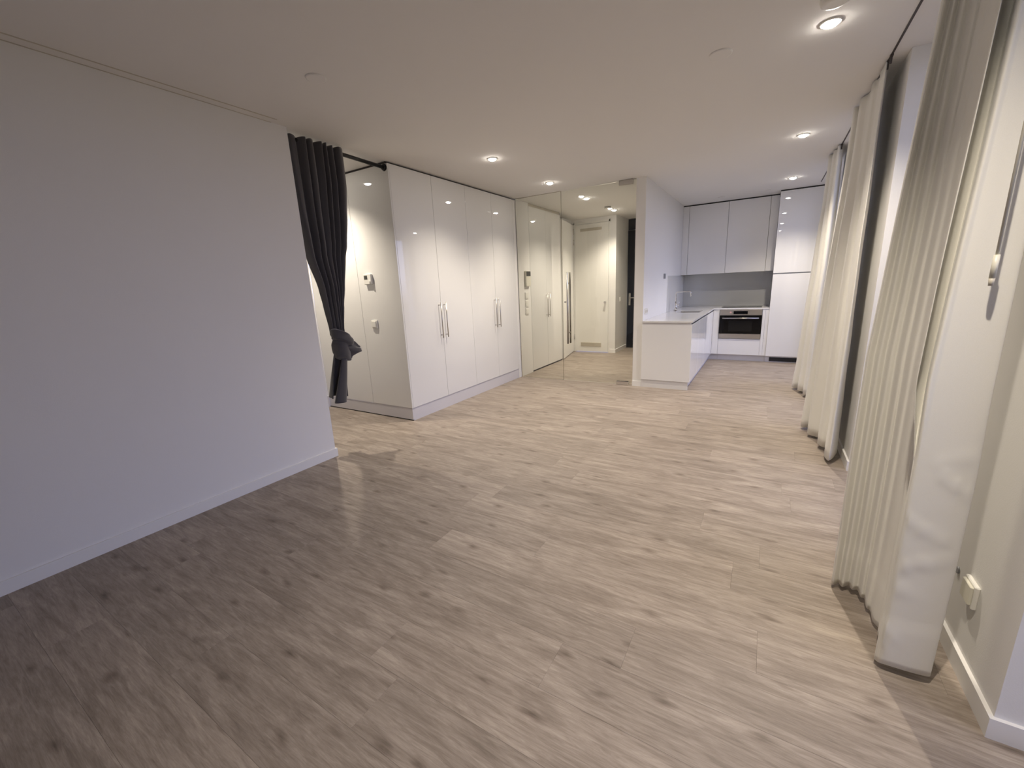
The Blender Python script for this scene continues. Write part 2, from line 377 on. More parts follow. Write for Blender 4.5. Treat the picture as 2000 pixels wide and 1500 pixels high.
# ================================================================== WARDROBE
def bar_handle(par, axis, x, y, z0, z1, out, r=.006, off=.035, name='bar_handle', m=M_steel):
    """ vertical bar with two standoffs; out = unit vector of the front """
    bm = bmesh.new(); ox, oy = out
    cyl(bm, (x+ox*off, y+oy*off, z0), (x+ox*off, y+oy*off, z1), r, n=16)
    for z in (z0+.03, z1-.03):
        cyl(bm, (x, y, z), (x+ox*off, y+oy*off, z), r*.75, n=12)
    return obj(name, bm, m, par)
def wardrobe(y0, y1, label, z0=.137, z1=2.485, plinth=True):
    ym = (y0+y1)/2
    e = thing('wardrobe_cabinet', label, 'wardrobe', (XW-.3, ym, 0), 'white gloss wardrobe cabinets')
    obj('cabinet_body', B(XW-.62, XW-.021, y0+.002, y1-.002, .0 if plinth else .02, z1-.003), M_satin, e)
    for s, (a, c) in enumerate(((y0, ym), (ym, y1))):
        d = obj('door', B(XW-.019, XW, a+.0016, c-.0016, z0, z1, bev=.0012), M_gloss, e)
        hy = ym-.042 if s == 0 else ym+.042
        bar_handle(d, 0, XW, hy, .812, 1.20, (1, 0))
    if plinth:
        obj('plinth', B(XW-.020, XW-.006, y0, y1, 0, z0-.003), M_kick, e)
    obj('shadow_joint', B(XW-.05, XW-.03, y0, y1, z1-.003, H-.001), M_gap, e)
    return e
wardrobe(YW+.018, 4.133, 'white gloss two-door wardrobe cabinet at the free corner, nearest the grey curtain')
wardrobe(4.133, 5.205, 'white gloss two-door wardrobe cabinet next to the glass partition')
tag(obj('filler_panel', B(XW-.04, XW-.001, 5.207, YG-.012, 0, H-.02, bev=.001), M_satin), 'narrow white upright panel between wardrobe and glass partition', 'panel')
# end panelling facing the passage
e = thing('wardrobe_end_cladding', 'white gloss end of the wardrobe block with thermostat and switch', 'cladding', (-3.78, YW+.01, 0))
obj('side_panel', B(-3.671, XW, YW, YW+.018, .137, 2.485, bev=.0012), M_gloss, e)
obj('side_panel', B(XBED+.002, -3.674, YW, YW+.018, .137, 2.485, bev=.0012), M_gloss, e)
obj('plinth', B(XBED+.002, XW-.006, YW+.004, YW+.017, .011, .134), M_kick, e)
obj('floor_joint', B(XBED+.002, XW-.008, YW+.007, YW+.015, 0, .011), M_slot, e)
obj('shadow_joint', B(XBED+.002, XW-.03, YW+.004, YW+.017, 2.4855, H-.001), M_gap, e)
# thermostat and switch
e = thing('thermostat', 'white thermostat with small grey display on the wardrobe end', 'thermostat', (-3.502, YW, 1.415))
obj('housing', B(-3.557, -3.449, YW-.026, YW, 1.417, 1.520, bev=.005, seg=2), M_plastic, e)
obj('display', B(-3.548, -3.500, YW-.0275, YW-.025, 1.468, 1.506), M_screen, e)
bm = bmesh.new(); cyl(bm, (-3.470, YW-.026, 1.445), (-3.470, YW-.036, 1.445), .011); obj('dial', bm, M_plastic, e)
def switch_x(label, xa, xb, yy, za, zb, d=.011, group=None):
    e = thing('light_switch', label, 'switch', ((xa+xb)/2, yy, za), group)
    obj('switch_frame', B(xa, xb, yy-d*.6, yy, za, zb, bev=.002), M_plastic, e)
    obj('rocker', B(xa+.013, xb-.013, yy-d, yy-d*.55, za+.013, zb-.013, bev=.002), M_plastic, e)
switch_x('white rocker switch on the wardrobe end below the thermostat', -3.537, -3.451, YW, .968, 1.054, d=.02)

# ================================================================== GLASS PARTITION
XS = -2.389
GT = .010
def glass_pane(name, x0, x1, z0, z1, par):
    p_ = obj(name, B(x0, x1, YG-GT/2, YG+GT/2, z0, z1), M_glass, par)
    return p_
e = thing('glass_panel', 'fixed clear glass panel between wardrobe and glass door', 'glass panel', ((XW+XS)/2, YG, 0))
glass_pane('pane', XW+.004, XS-.003, .004, H-.004, e)
obj('glass_edge', B(XS-.0028, XS-.0012, YG-GT/2, YG+GT/2, .004, H-.004), M_edge, e)
obj('glass_edge', B(XW+.001, XW+.0035, YG-GT/2, YG+GT/2, .004, H-.004), M_edge, e)
obj('ceiling_channel', B(XW+.001, XS-.001, YG-.006, YG+.006, H-.004, H), M_vent, e)
obj('floor_channel', B(XW+.001, XS-.001, YG-.006, YG+.006, 0, .004), M_vent, e)
e = thing('glass_door', 'clear frameless glass door with long steel bar handle', 'door', ((XP1+XS)/2, YG, 0))
glass_pane('pane', XS+.003, XP1-.006, .008, H-.008, e)
obj('glass_edge', B(XS+.0010, XS+.0026, YG-GT/2, YG+GT/2, .008, H-.008), M_edge, e)
for s in (-1, 1):
    bm = bmesh.new(); yy = YG+s*.045
    cyl(bm, (-2.30, yy, .53), (-2.30, yy, 1.485), .0125, n=20)
    for z in (.68, 1.34): cyl(bm, (-2.30, YG+s*.005, z), (-2.30, yy, z), .009, n=14)
    h_ = obj('bar_handle', bm, M_steel, e)
obj('top_pivot_fitting', B(-1.628, -1.462, YG-.018, YG+.018, H-.056, H-.002, bev=.003), M_steel, e)
obj('floor_pivot_fitting', B(-1.628, -1.466, YG-.018, YG+.018, .002, .053, bev=.006, seg=2), M_chrome, e)
bm = bmesh.new(); cyl(bm, (-2.352, YG-.012, 1.093), (-2.352, YG+.012, 1.093), .012, n=18); obj('lock', bm, M_steel, e)

# ================================================================== HALL BEHIND THE GLASS
XH = -3.305
tag(obj('hall_side_panel', B(XW-.30, XW, YG+.008, 5.642, 0, H-.001), M_wall), 'narrow white wall strip with intercom just behind the glass', 'wall', kind='structure').name = 'wall_intercom'
e = thing('hall_cupboard', 'white gloss two-door cupboard in the hall behind the glass', 'cupboard', (XW-.3, 6.2, 0))
obj('cabinet_body', B(XW-.6, XW-.021, 5.645, 6.745, .0, 2.46), M_satin, e)
for s, (a, c) in enumerate(((5.646, 6.19), (6.19, 6.745))):
    d = obj('door', B(XW-.019, XW, a+.0016, c-.0016, .022, 2.462, bev=.0012), M_gloss, e)
    bar_handle(d, 0, XW, 6.19-.042 if s == 0 else 6.19+.042, .825, 1.205, (1, 0))
obj('floor_joint', B(XW-.02, XW-.006, 5.646, 6.745, 0, .020), M_gap, e)
obj('top_joint', B(XW-.04, XW-.015, 5.646, 6.745, 2.464, H-.001), M_vent, e)
# hall walls
struct('wall_hall', B(XH-.1, XH, 6.75, 7.75, 0, H), M_wall, 'white hall side wall behind the ajar door', 'wall')
bm = bmesh.new(); box(bm, XH-.1, -3.262, 7.75, 7.85, 0, H); box(bm, -3.262, -2.545, 7.75, 7.85, 2.445, H); box(bm, -2.545, -2.43, 7.75, 8.5, 0, H)
struct('wall_end', bm, M_wall, 'white wall at the end of the hall around the vented door', 'wall')
struct('wall_entrance', B(-2.43, XP1, 8.5, 8.6, 0, H), M_wall, 'wall around the dark entrance door', 'wall')
skirt('baseboard_hall', [(-2.53, -2.43, 7.738, 7.75), (-2.43, -2.418, 7.738, 8.47)], 'white skirting on the hall corner beside the dark door')
# vented door
e = group_struct('door_1', 'cream hall door with a vent slot at top and bottom', 'door', (-2.905, 7.74, 0))
obj('door_leaf', B(-3.236, -2.566, 7.738, 7.775, .010, 2.405, bev=.0015), M_satin, e)
bm = bmesh.new(); box(bm, -3.262, -3.240, 7.742, 7.80, 0, 2.445); box(bm, -2.562, -2.545, 7.742, 7.80, 0, 2.445); box(bm, -3.262, -2.545, 7.742, 7.80, 2.41, 2.445)
obj('door_frame', bm, M_satin, e)
for za, zb, nm in ((2.280, 2.328, 'top'), (.112, .190, 'bottom')):
    v_ = obj('vent', B(-3.118, -2.700, 7.732, 7.740, za, zb, bev=.001), M_vent, e)
    n_ = 3 if nm == 'top' else 4
    for q in range(n_):
        z = za+(zb-za)*(q+.5)/n_; obj('vent_slat', B(-3.110, -2.708, 7.7285, 7.733, z-.0045, z+.0045), M_vent, v_)
bm = bmesh.new(); cyl(bm, (-2.618, 7.738, .965), (-2.618, 7.700, .965), .012, n=16); cyl(bm, (-2.618, 7.708, .965), (-2.618, 7.690, .965), .022, n=20)
obj('door_knob', bm, M_chrome, e)
# ajar side door (hinged at the far end)
e = thing('side_door', 'plain white door standing ajar beyond the hall cupboard', 'door', (XH+.005, 7.735, 0))
e['kind'] = 'structure'; e.name = 'door_2'
bm = B(0, .036, -.955, 0, .012, 2.41, bev=.0015)
leaf = obj('door_leaf', bm, M_satin, None); leaf.parent = e; leaf.location = (0, -.4775, .012); 
# build relative, then rotate the Empty
leaf.location = Vector((.018, -.4775, .012))
e.rotation_euler = (0, 0, math.radians(11.5))
for z in (.25, 2.05, 2.24):
    bm = bmesh.new(); cyl(bm, (0, 0, 0), (0, 0, .10), .009, n=14)
    hg = obj('hinge', bm, M_chrome, None); hg.parent = e; hg.location = (.046, -.012, z)
# dark entrance door
e = group_struct('door_3', 'dark blue-black entrance door at the end of the hall', 'door', (-1.98, 8.48, 0))
obj('door_leaf', B(-2.415, -1.53, 8.462, 8.499, .008, 2.29), M_darkdoor, e)
obj('top_panel', B(-2.415, -1.53, 8.470, 8.499, 2.30, 2.497), M_darkdoor, e)
obj('handle_plate', B(-2.385, -2.345, 8.454, 8.463, .86, 1.10, bev=.003), M_chrome, e)
bm = bmesh.new(); cyl(bm, (-2.365, 8.458, 1.01), (-2.365, 8.415, 1.01), .010, n=14); cyl(bm, (-2.37, 8.415, 1.01), (-2.25, 8.415, 1.01), .010, n=14)
obj('lever_handle', bm, M_chrome, e)
e = thing('light_switch', 'white switch on the hall corner beside the dark door', 'switch', (-2.43, 8.05, .96))
obj('switch_frame', B(-2.43, -2.421, 8.01, 8.09, .96, 1.04, bev=.002), M_plastic, e)
obj('rocker', B(-2.422, -2.417, 8.023, 8.077, .973, 1.027, bev=.001), M_plastic, e)
# intercom and plates on x = XW behind the glass
e = thing('intercom', 'cream intercom handset with dark screen behind the glass', 'intercom', (XW, 5.53, 1.326))
obj('housing', B(XW, XW+.032, 5.462, 5.598, 1.326, 1.545, bev=.004), M_plastic2, e)
obj('screen', B(XW+.031, XW+.034, 5.470, 5.592, 1.472, 1.540), M_screen, e)
for k, (za, zb) in enumerate(((1.142, 1.240), (1.026, 1.124), (.912, 1.008))):
    e = thing('wall_plate', ['uppermost of the three white wall plates below the intercom', 'middle one of the three white wall plates below the intercom', 'lowest of the three white wall plates below the intercom'][k], 'wall plate', (XW, 5.505, za))
    obj('plate_frame', B(XW, XW+.009, 5.456, 5.554, za, zb, bev=.002), M_plastic, e)
    obj('rocker', B(XW+.008, XW+.012, 5.468, 5.542, za+.012, zb-.012, bev=.001), M_plastic, e)

# ================================================================== KITCHEN
KZ = .10
def frontx(par, y0, y1, z0, z1, name='door', m=M_kgloss):   # fronts facing +X on the peninsula
    return obj(name, B(XC-.019, XC, y0+.0015, y1-.0015, z0, z1, bev=.001), m, par)
pen = [(5.275, 5.875), (5.875, 6.475), (6.475, 7.075)]
lab = ['white base cabinet with end panel at the free end of the peninsula', 'white base cabinet in the middle of the peninsula', 'white base cabinet under the sink']
for k, (a, c) in enumerate(pen):
    e = thing('base_cabinet', lab[k], 'kitchen cabinet', (-1.02, (a+c)/2, 0), 'peninsula base cabinets')
    obj('cabinet_body', B(XP2+.003, XC-.021, a+.001, c-.001, KZ, .60), M_satin, e)
    obj('back_panel', B(XP2+.003, XP2+.02, a+.001, c-.001, .60, HC-.04), M_satin, e)
    frontx(e, a, c, KZ, .798)
    obj('plinth', B(XC-.060, XC-.045, a+(.012 if k == 0 else 0), c, 0, KZ-.002), M_kick, e)
    if k == 0:
        obj('end_panel', B(XP2+.002, XC, YCT+.008, YCT+.024, KZ, .806, bev=.001), M_kgloss, e)
        obj('end_plinth', B(XP2+.002, XC-.018, YCT+.018, YCT+.03, 0, KZ-.003), M_kickw, e)
        obj('under_rail', B(XP2+.002, XC-.012, YCT+.012, YCT+.03, .806, HC-.020), M_kickw, e)
    obj('grip_channel', B(XC-.030, XC-.019, a, c, .80, HC-.021), M_gap, e)
e = thing('corner_cabinet', 'white corner cabinet between peninsula and oven', 'kitchen cabinet', (-1.0, 7.6, 0))
obj('cabinet_body', B(XP2+.003, XC-.021, 7.078, YB-.02, KZ, HC-.03), M_satin, e)
frontx(e, 7.075, YK-.001, KZ, .798, 'door')
obj('filler_panel', B(XC+.001, -.634, YK, YK+.019, KZ, .80, bev=.001), M_kgloss, e)
obj('plinth', B(XC-.060, XC-.045, 7.075, YK+.05, 0, KZ-.002), M_kick, e)
obj('plinth', B(XC-.045, -.634, YK+.05, YK+.062, 0, KZ-.002), M_kick, e)
obj('grip_channel', B(XC-.03, XC-.019, 7.075, YK+.02, .80, HC-.021), M_gap, e)
obj('top_rail', B(XC, -.634, YK+.001, YK+.02, .801, HC-.021), M_kgloss, e)
OX0, OX1 = -.632, -.042
e = thing('oven_cabinet', 'white base cabinet holding the built-in oven', 'kitchen cabinet', (-.33, 7.8, 0))
obj('cabinet_body', B(OX0+.001, OX1+.08, YK+.021, YB-.02, KZ, .36), M_satin, e)
obj('drawer_front', B(OX0+.001, OX1-.001, YK, YK+.019, KZ, .352, bev=.001), M_kgloss, e)
obj('filler_panel', B(OX1+.001, -.003, YK, YK+.019, KZ, HC-.022, bev=.001), M_kgloss, e)
obj('filler_panel', B(-.001, XT-.002, YK, YK+.019, KZ, HC-.022, bev=.001), M_kgloss, e)
obj('plinth', B(OX0, XT, YK+.05, YK+.062, 0, KZ-.002), M_kick, e)
# oven
e = thing('oven', 'built-in steel and black glass oven under the hob', 'oven', (-.337, YK, .362))
obj('oven_body', B(OX0+.004, OX1-.004, YK-.004, YK+.5, .362, HC-.022), M_steel, e)
cpn = obj('control_panel', B(OX0+.003, OX1-.003, YK-.018, YK-.004, .732, .822, bev=.002), M_steel, e)
obj('display', B(-.437, -.240, YK-.0195, YK-.0175, .748, .798), M_bglass, cpn)
bm = bmesh.new(); cyl(bm, (-.478, YK-.018, .778), (-.478, YK-.024, .778), .014, n=20); obj('red_disc', bm, M_red, cpn)  # small pale red disc set on the control panel
bm = bmesh.new(); cyl(bm, (-.195, YK-.018, .776), (-.195, YK-.021, .776), .011, n=20); obj('button', bm, M_steel, cpn)
dr = obj('oven_door', B(OX0+.004, OX1-.004, YK-.022, YK-.004, .442, .728, bev=.002), M_bglass, e)
obj('door_window', B(-.498, -.170, YK-.0235, YK-.0215, .480, .640), M_bglass2, dr)
bm = bmesh.new(); cyl(bm, (-.590, YK-.055, .688), (-.084, YK-.055, .688), .0085, n=16)
for x in (-.56, -.114): cyl(bm, (x, YK-.022, .688), (x, YK-.055, .688), .006, n=12)
obj('bar_handle', bm, M_steel, dr)
obj('bottom_trim', B(OX0+.003, OX1-.003, YK-.018, YK-.004, .368, .438, bev=.002), M_steel, e)
# worktop (L-shaped, sink cut out)
SX0, SX1, SY0, SY1 = -1.15, -.83, 6.62, 7.06
bm = bmesh.new(); zt, zb = HC, HC-.020; xa, xb = XP2+.001, XC+.006
xs_, ys_ = [xa, SX0, SX1, xb, XT-.001], [YCT, SY0, SY1, YK-.008, YB-.001]
def cell(i, j):
    if i == 1 and j == 1: return False
    return i < 3 or j == 3
grid = {}
def V_(i, j, z):
    k = (i, j, z)
    if k not in grid: grid[k] = bm.verts.new((xs_[i], ys_[j], z))
    return grid[k]
for i in range(4):
    for j in range(4):
        if not cell(i, j): continue
        bm.faces.new((V_(i, j, zt), V_(i+1, j, zt), V_(i+1, j+1, zt), V_(i, j+1, zt)))
        bm.faces.new((V_(i, j, zb), V_(i, j+1, zb), V_(i+1, j+1, zb), V_(i+1, j, zb)))
        for di, dj, p, q in ((-1, 0, (0, 0), (0, 1)), (1, 0, (1, 0), (1, 1)), (0, -1, (0, 0), (1, 0)), (0, 1, (0, 1), (1, 1))):
            ii, jj = i+di, j+dj
            if not (0 <= ii < 4 and 0 <= jj < 4 and cell(ii, jj)):
                a_, c_ = (i+p[0], j+p[1]), (i+q[0], j+q[1])
                bm.faces.new((V_(*a_, zb), V_(*c_, zb), V_(*c_, zt), V_(*a_, zt)))
tag(obj('worktop', bm, M_counter), 'thin white L-shaped kitchen worktop on the base cabinets', 'worktop')
e = thing('sink', 'steel undermount sink sunk in the peninsula worktop', 'sink', ((SX0+SX1)/2, (SY0+SY1)/2, .65))
bm = bmesh.new()
for a in ((SX0-.008, SX0+.001, SY0-.008, SY1+.008), (SX1-.001, SX1+.008, SY0-.008, SY1+.008), (SX0, SX1, SY0-.008, SY0+.001), (SX0, SX1, SY1-.001, SY1+.008)):
    box(bm, *a, .655, HC-.0205)
box(bm, SX0-.008, SX1+.008, SY0-.008, SY1+.008, .645, .655)
obj('basin', bm, M_steel, e)
bm = bmesh.new(); cyl(bm, (-.99, 6.84, .655), (-.99, 6.84, .658), .04, n=24); obj('drain', bm, M_chrome, e)
# tap
fx, fy = -1.205, 6.86
e = thing('kitchen_tap', 'tall chrome kitchen tap with square swan neck', 'tap', (fx, fy, HC))
bm = bmesh.new(); cyl(bm, (fx, fy, HC), (fx, fy, HC+.006), .027); cyl(bm, (fx, fy, HC+.006), (fx, fy, HC+.13), .019, .017); obj('tap_body', bm, M_chrome, e)
bm = bmesh.new(); pts = [(fx, fy, HC+.13), (fx, fy, HC+.265)]
for k in range(1, 7):
    a = k/6*PI/2; pts.append((fx+.03*(1-math.cos(a)), fy, HC+.265+.03*math.sin(a)))
pts += [(fx+.195, fy, HC+.295)]
for k in range(1, 6):
    a = k/5*PI/2; pts.append((fx+.195+.018*math.sin(a), fy, HC+.277+.018*math.cos(a)))
pts += [(fx+.213, fy, HC+.235)]
tube(bm, pts, .0095); obj('spout', bm, M_chrome, e)
bm = bmesh.new(); cyl(bm, (fx+.213, fy, HC+.24), (fx+.213, fy, HC+.222), .012); obj('aerator', bm, M_chrome, e)
bm = bmesh.new(); cyl(bm, (fx+.015, fy, HC+.09), (fx+.05, fy, HC+.09), .012); cyl(bm, (fx+.042, fy, HC+.09), (fx+.055, fy-.01, HC+.15), .005, .006); obj('lever', bm, M_chrome, e)
# hob
e = thing('hob', 'flat black glass hob on the worktop above the oven', 'hob', (-.34, 7.86, HC))
obj('glass_top', B(-.625, -.058, 7.62, 8.05, HC, HC+.006, bev=.002), M_bglass, e)
for q, (x, y, r) in enumerate(((-.49, 7.74, .085), (-.20, 7.74, .07), (-.49, 7.93, .07), (-.20, 7.93, .09))):
    bm = bmesh.new(); n_ = 40
    A = [bm.verts.new((x+r*math.cos(2*PI*k/n_), y+r*math.sin(2*PI*k/n_), HC+.0063)) for k in range(n_)]
    C_ = [bm.verts.new((x+(r-.003)*math.cos(2*PI*k/n_), y+(r-.003)*math.sin(2*PI*k/n_), HC+.0063)) for k in range(n_)]
    for k in range(n_): bm.faces.new((A[k], A[(k+1) % n_], C_[(k+1) % n_], C_[k]))
    obj('cooking_zone_ring', bm, M_kick, e)
# backsplash
tag(obj('backsplash', B(XP2+.009, XT-.002, YB-.010, YB-.001, HC+.001, 1.393), M_splash), 'glossy grey splashback panel between worktop and wall cabinets', 'splashback')
tag(obj('side_splashback', B(XP2+.0005, XP2+.008, 6.70, YB-.001, HC+.001, 1.385), M_kgloss), 'glossy white splashback panel on the wall behind the tap', 'splashback')
# wall cabinets
ZU0, ZU1 = 1.393, 2.486
def wallcab(x0, x1, label, door=True, extra=None):
    e = thing('wall_cabinet', label, 'kitchen cabinet', ((x0+x1)/2, YU+.15, ZU0), 'kitchen wall cabinets')
    obj('cabinet_body', B(x0+.001, x1-.001, YU+.021, YB-.001, ZU0+.004, ZU1-.002), M_satin, e)
    obj('door', B(x0+.0022, x1-.0022, YU, YU+.019, ZU0, ZU1, bev=.001), M_kgloss, e)
    obj('top_joint', B(x0, x1, YU+.004, YU+.03, ZU1, H-.001), M_black, e)
wallcab(-1.210, -.630, 'white wall cabinet above the peninsula corner')
wallcab(-.630, -.066, 'white wall cabinet above the hob')
e = thing('filler_panel', 'narrow white filler strip between side wall and first wall cabinet', 'panel', (-1.26, YU+.01, ZU0))
obj('strip', B(XP2+.001, -1.212, YU, YU+.019, ZU0, ZU1, bev=.001), M_kgloss, e); obj('top_joint', B(XP2+.001, -1.21, YU+.004, YU+.03, ZU1, H-.001), M_black, e)
e = thing('filler_panel', 'narrow white filler strip between wall cabinet and tall cabinet', 'panel', (-.01, YU+.01, ZU0))
obj('strip', B(-.064, XT-.002, YU, YU+.019, ZU0, ZU1, bev=.001), M_kgloss, e); obj('top_joint', B(-.066, XT-.002, YU+.004, YU+.03, ZU1, H-.001), M_black, e)
# tall cabinet
YT = 7.487
e = thing('tall_cabinet', 'tall white fridge cabinet beside the farthest curtain', 'kitchen cabinet', (.32, 7.8, 0))
obj('cabinet_body', B(XT+.001, .598, YT+.021, YB-.001, KZ, ZU1-.004), M_kgloss, e)
obj('upper_door', B(XT, .597, YT, YT+.019, 1.352, ZU1, bev=.001), M_kgloss, e)
obj('lower_door', B(XT, .597, YT, YT+.019, KZ, 1.334, bev=.001), M_kgloss, e)
obj('grip_joint', B(XT+.002, .597, YT+.014, YT+.0208, 1.334, 1.352), M_frame, e)
obj('top_joint', B(XT, .597, YT+.006, YT+.03, ZU1, H-.001), M_black, e)
pn = obj('plinth', B(XT, .597, YT+.05, YT+.062, 0, KZ-.002), M_kick, e)
g_ = obj('vent_grille', B(.10, .56, YT+.046, YT+.051, .012, .075), M_grille, e)
for k in range(22):
    x = .108+k*.0205; obj('grille_slat', B(x, x+.008, YT+.0435, YT+.0465, .016, .071), M_grille, g_)
# sockets
e = thing('wall_socket', 'double white socket low on the wall over the peninsula end', 'socket', (XP2, 5.43, .92))
obj('plate_frame', B(XP2, XP2+.009, 5.36, 5.50, .915, .985, bev=.002), M_plastic, e)
for y in (5.397, 5.463):
    bm = bmesh.new(); cyl(bm, (XP2+.0095, y, .95), (XP2+.007, y, .95), .021); obj('socket_well', bm, M_vent, e)
e = thing('light_switch', 'slim switch on the kitchen side wall near the tap', 'switch', (XP2, 6.44, 1.35))
obj('switch_frame', B(XP2, XP2+.022, 6.41, 6.47, 1.345, 1.415, bev=.002), M_frame, e)

# ================================================================== PIER SOCKET
e = thing('wall_socket', 'white double socket low on the near pier beside the nearest curtain', 'socket', (.653, 1.74, .25))
obj('plate_frame', B(.640, .653, 1.700, 1.780, .252, .334, bev=.003), M_plastic, e)
obj('socket_face', B(.632, .641, 1.708, 1.772, .262, .326, bev=.002), M_plastic2, e)
bm = bmesh.new(); cyl(bm, (.653, 1.868, .29), (.648, 1.868, .29), .012); tag(obj('cable_outlet', bm, M_frame), 'small dark cable outlet on the near pier beside the socket', 'outlet')

# ================================================================== CURTAINS
def crom(P, t):
    n = len(P)-1; s = min(max(t, 0), .99999)*n; i = int(s); f = s-i
    p0, p1, p2, p3 = P[max(i-1, 0)], P[i], P[i+1], P[min(i+2, n)]
    return tuple(.5*(2*p1[k]+(p2[k]-p0[k])*f+(2*p0[k]-5*p1[k]+4*p2[k]-p3[k])*f*f+(3*p1[k]-p0[k]-3*p2[k]+p3[k])*f**3) for k in (0, 1))
def curtain(label, bot, top, z0, z1, nu, nz, wr=.004, hem=.17, mid=None, creases=()):
    e = thing('white_curtain', label, 'curtain', (bot[len(bot)//2][0], bot[len(bot)//2][1], z0), 'white window curtains')
    bm = bmesh.new(); rows = []
    for j in range(nz+1):
        z = z0+(z1-z0)*j/nz; s = (z-z0)/(z1-z0); row = []
        for i in range(nu+1):
            u = i/nu; a = crom(bot, u); b_ = crom(top, u); k = s*s*(3-2*s)*.5+s*.5
            x, y = a[0]*(1-k)+b_[0]*k, a[1]*(1-k)+b_[1]*k
            if mid:
                m_ = crom(mid, u)
                if z < 1.02: q = min(1, max(0, (z-.72)/.3)); q = q*q*(3-2*q); x, y = a[0]*(1-q)+m_[0]*q, a[1]*(1-q)+m_[1]*q
                else: q = min(1, max(0, (z-1.02)/(z1-1.02))); x, y = m_[0]*(1-q)+b_[0]*q, m_[1]*(1-q)+b_[1]*q
            hm = 0
            n1 = noise.noise(Vector((u*9+bot[0][1], z*1.3, 3.1)))*wr*2.2
            n2 = noise.noise(Vector((u*22, z*3.5+bot[0][1]*3, 7.7)))*wr*(1.15-s*.7)*(.3 if mid else 1)
            if z < z0+hem: hm = -.0035
            for (ua, ub, za, zb, dd) in creases:
                if ua < u < ub:
                    f_ = (u-ua)/(ub-ua); hm -= dd*math.sin(PI*f_)*math.exp(-((z-(za+(zb-za)*f_))/.011)**2)
            row.append(bm.verts.new((x+n1+n2+hm*.5, y+n1*.6-n2*.3+hm, z+.006*math.sin(u*19)*(1-s))))
        rows.append(row)
    for r0, r1 in zip(rows, rows[1:]):
        for i in range(nu): bm.faces.new((r0[i], r0[i+1], r1[i+1], r1[i])).smooth = True
    c_ = obj('curtain_panel', bm, M_cur, e)
    md = c_.modifiers.new('thick', 'SOLIDIFY'); md.thickness = .0018; md.offset = 0
    return e, c_
# nearest curtain: flat leading panel, then a tight stack of folds
def tail(tips, d):
    P = []
    for a, b_ in zip(tips, tips[1:]):
        P += [a, ((a[0]+b_[0])/2+.25*d, (a[1]+b_[1])/2+.97*d)]
    return P+[tips[-1]]
TIPS = [(.447, 1.825), (.439, 1.895), (.428, 1.945), (.404, 1.978), (.374, 1.990), (.341, 1.994)]
A_tail, A_tailb = [[(.464, 1.775)]+tail(TIPS, d)+[(.348, 2.04), (.40, 2.08), (.46, 2.07)] for d in (.018, .024)]
A_bot = [(.515, 1.68), (.545, 1.645), (.556, 1.612), (.520, 1.602), (.470, 1.602), (.438, 1.605), (.427, 1.609), (.424, 1.613), (.422, 1.618), (.421, 1.624), (.430, 1.640), (.462, 1.668), (.485, 1.700), (.474, 1.722), (.455, 1.730), (.447, 1.748)]+A_tailb
A_mid = [(.513, 1.66), (.535, 1.635), (.548, 1.608), (.520, 1.602), (.470, 1.602), (.436, 1.603), (.419, 1.607), (.436, 1.690), (.414, 1.690), (.394, 1.620), (.404, 1.655), (.435, 1.690), (.478, 1.700), (.470, 1.722), (.455, 1.730), (.447, 1.748)]+A_tail
A_top = [(.513, 1.65), (.528, 1.628), (.532, 1.604), (.515, 1.602), (.490, 1.602), (.476, 1.603), (.464, 1.608), (.476, 1.690), (.456, 1.690), (.438, 1.620), (.446, 1.655), (.466, 1.690), (.486, 1.700), (.478, 1.722), (.470, 1.730), (.464, 1.748)]+[(x+.012+(.49-x)*.35, y) for x, y in A_tail]
nA = len(A_bot)-1
CR = [(1.9/nA, 4.2/nA, .66, .74, .006), (2.2/nA, 6.5/nA, .50, .60, .006), (1.9/nA, 6.0/nA, .47, .38, .007), (3.0/nA, 6.5/nA, .30, .34, .005), (3.5/nA, 7.0/nA, .12, .19, .007), (4.0/nA, 7.2/nA, .08, .15, .006), (2.0/nA, 4.5/nA, .80, .76, .004)]
curtain('floor-length white curtain nearest the viewer, with a flat front panel', A_bot, A_top, .028, H-.012, 400, 110, wr=.0024, mid=A_mid, creases=CR)
e = thing('curtain_wand', 'thin curtain draw rod with plastic grip on the nearest curtain', 'curtain rod', (.478, 1.545, 1.28))
bm = bmesh.new(); cyl(bm, (.484, 1.555, 1.35), (.484, 1.555, H-.02), .0035, n=12); obj('rod', bm, M_plastic2, e)
bm = bmesh.new(); cyl(bm, (.484, 1.555, 1.295), (.484, 1.555, 1.352), .0062, .0062, n=16); obj('grip', bm, M_plastic2, e)
bm = bmesh.new(); cyl(bm, (.484, 1.555, 1.276), (.484, 1.555, 1.295), .0045, .006, n=16); obj('grip_end', bm, M_vent, e)
def waves(y0, y1, n, xa, xb, amp0, amp1, endback=True):
    P = []
    for k in range(n+1):
        f = k/n; y = y0+(y1-y0)*f; xc = xa+(xb-xa)*f; a = amp0+(amp1-amp0)*f
        P.append((xc-a, y))
        if k < n:
            P.append((xc-a*.4, y+(y1-y0)/n*.22)); P.append((xc+a, y+(y1-y0)/n*.5)); P.append((xc-a*.1, y+(y1-y0)/n*.80))
    if endback: P = [(xa+amp0*1.4, y0+.20), (xa+amp0*.9, y0+.10), (xa, y0+.02)]+P
    return P
Bb = [(.530, 3.66), (.510, 3.56), (.487, 3.485), (.465, 3.455), (.452, 3.50), (.452, 3.60), (.485, 3.68), (.480, 3.72), (.447, 3.74), (.428, 3.78), (.438, 3.84), (.475, 3.90), (.47, 3.96), (.43, 3.99), (.388, 4.02), (.380, 4.06), (.415, 4.12), (.46, 4.16), (.43, 4.20), (.36, 4.21), (.350, 4.26), (.395, 4.33), (.47, 4.36)]
Bt = [(.49+(x-.49)*.42, 3.49+(y-3.455)*.98) for x, y in Bb]
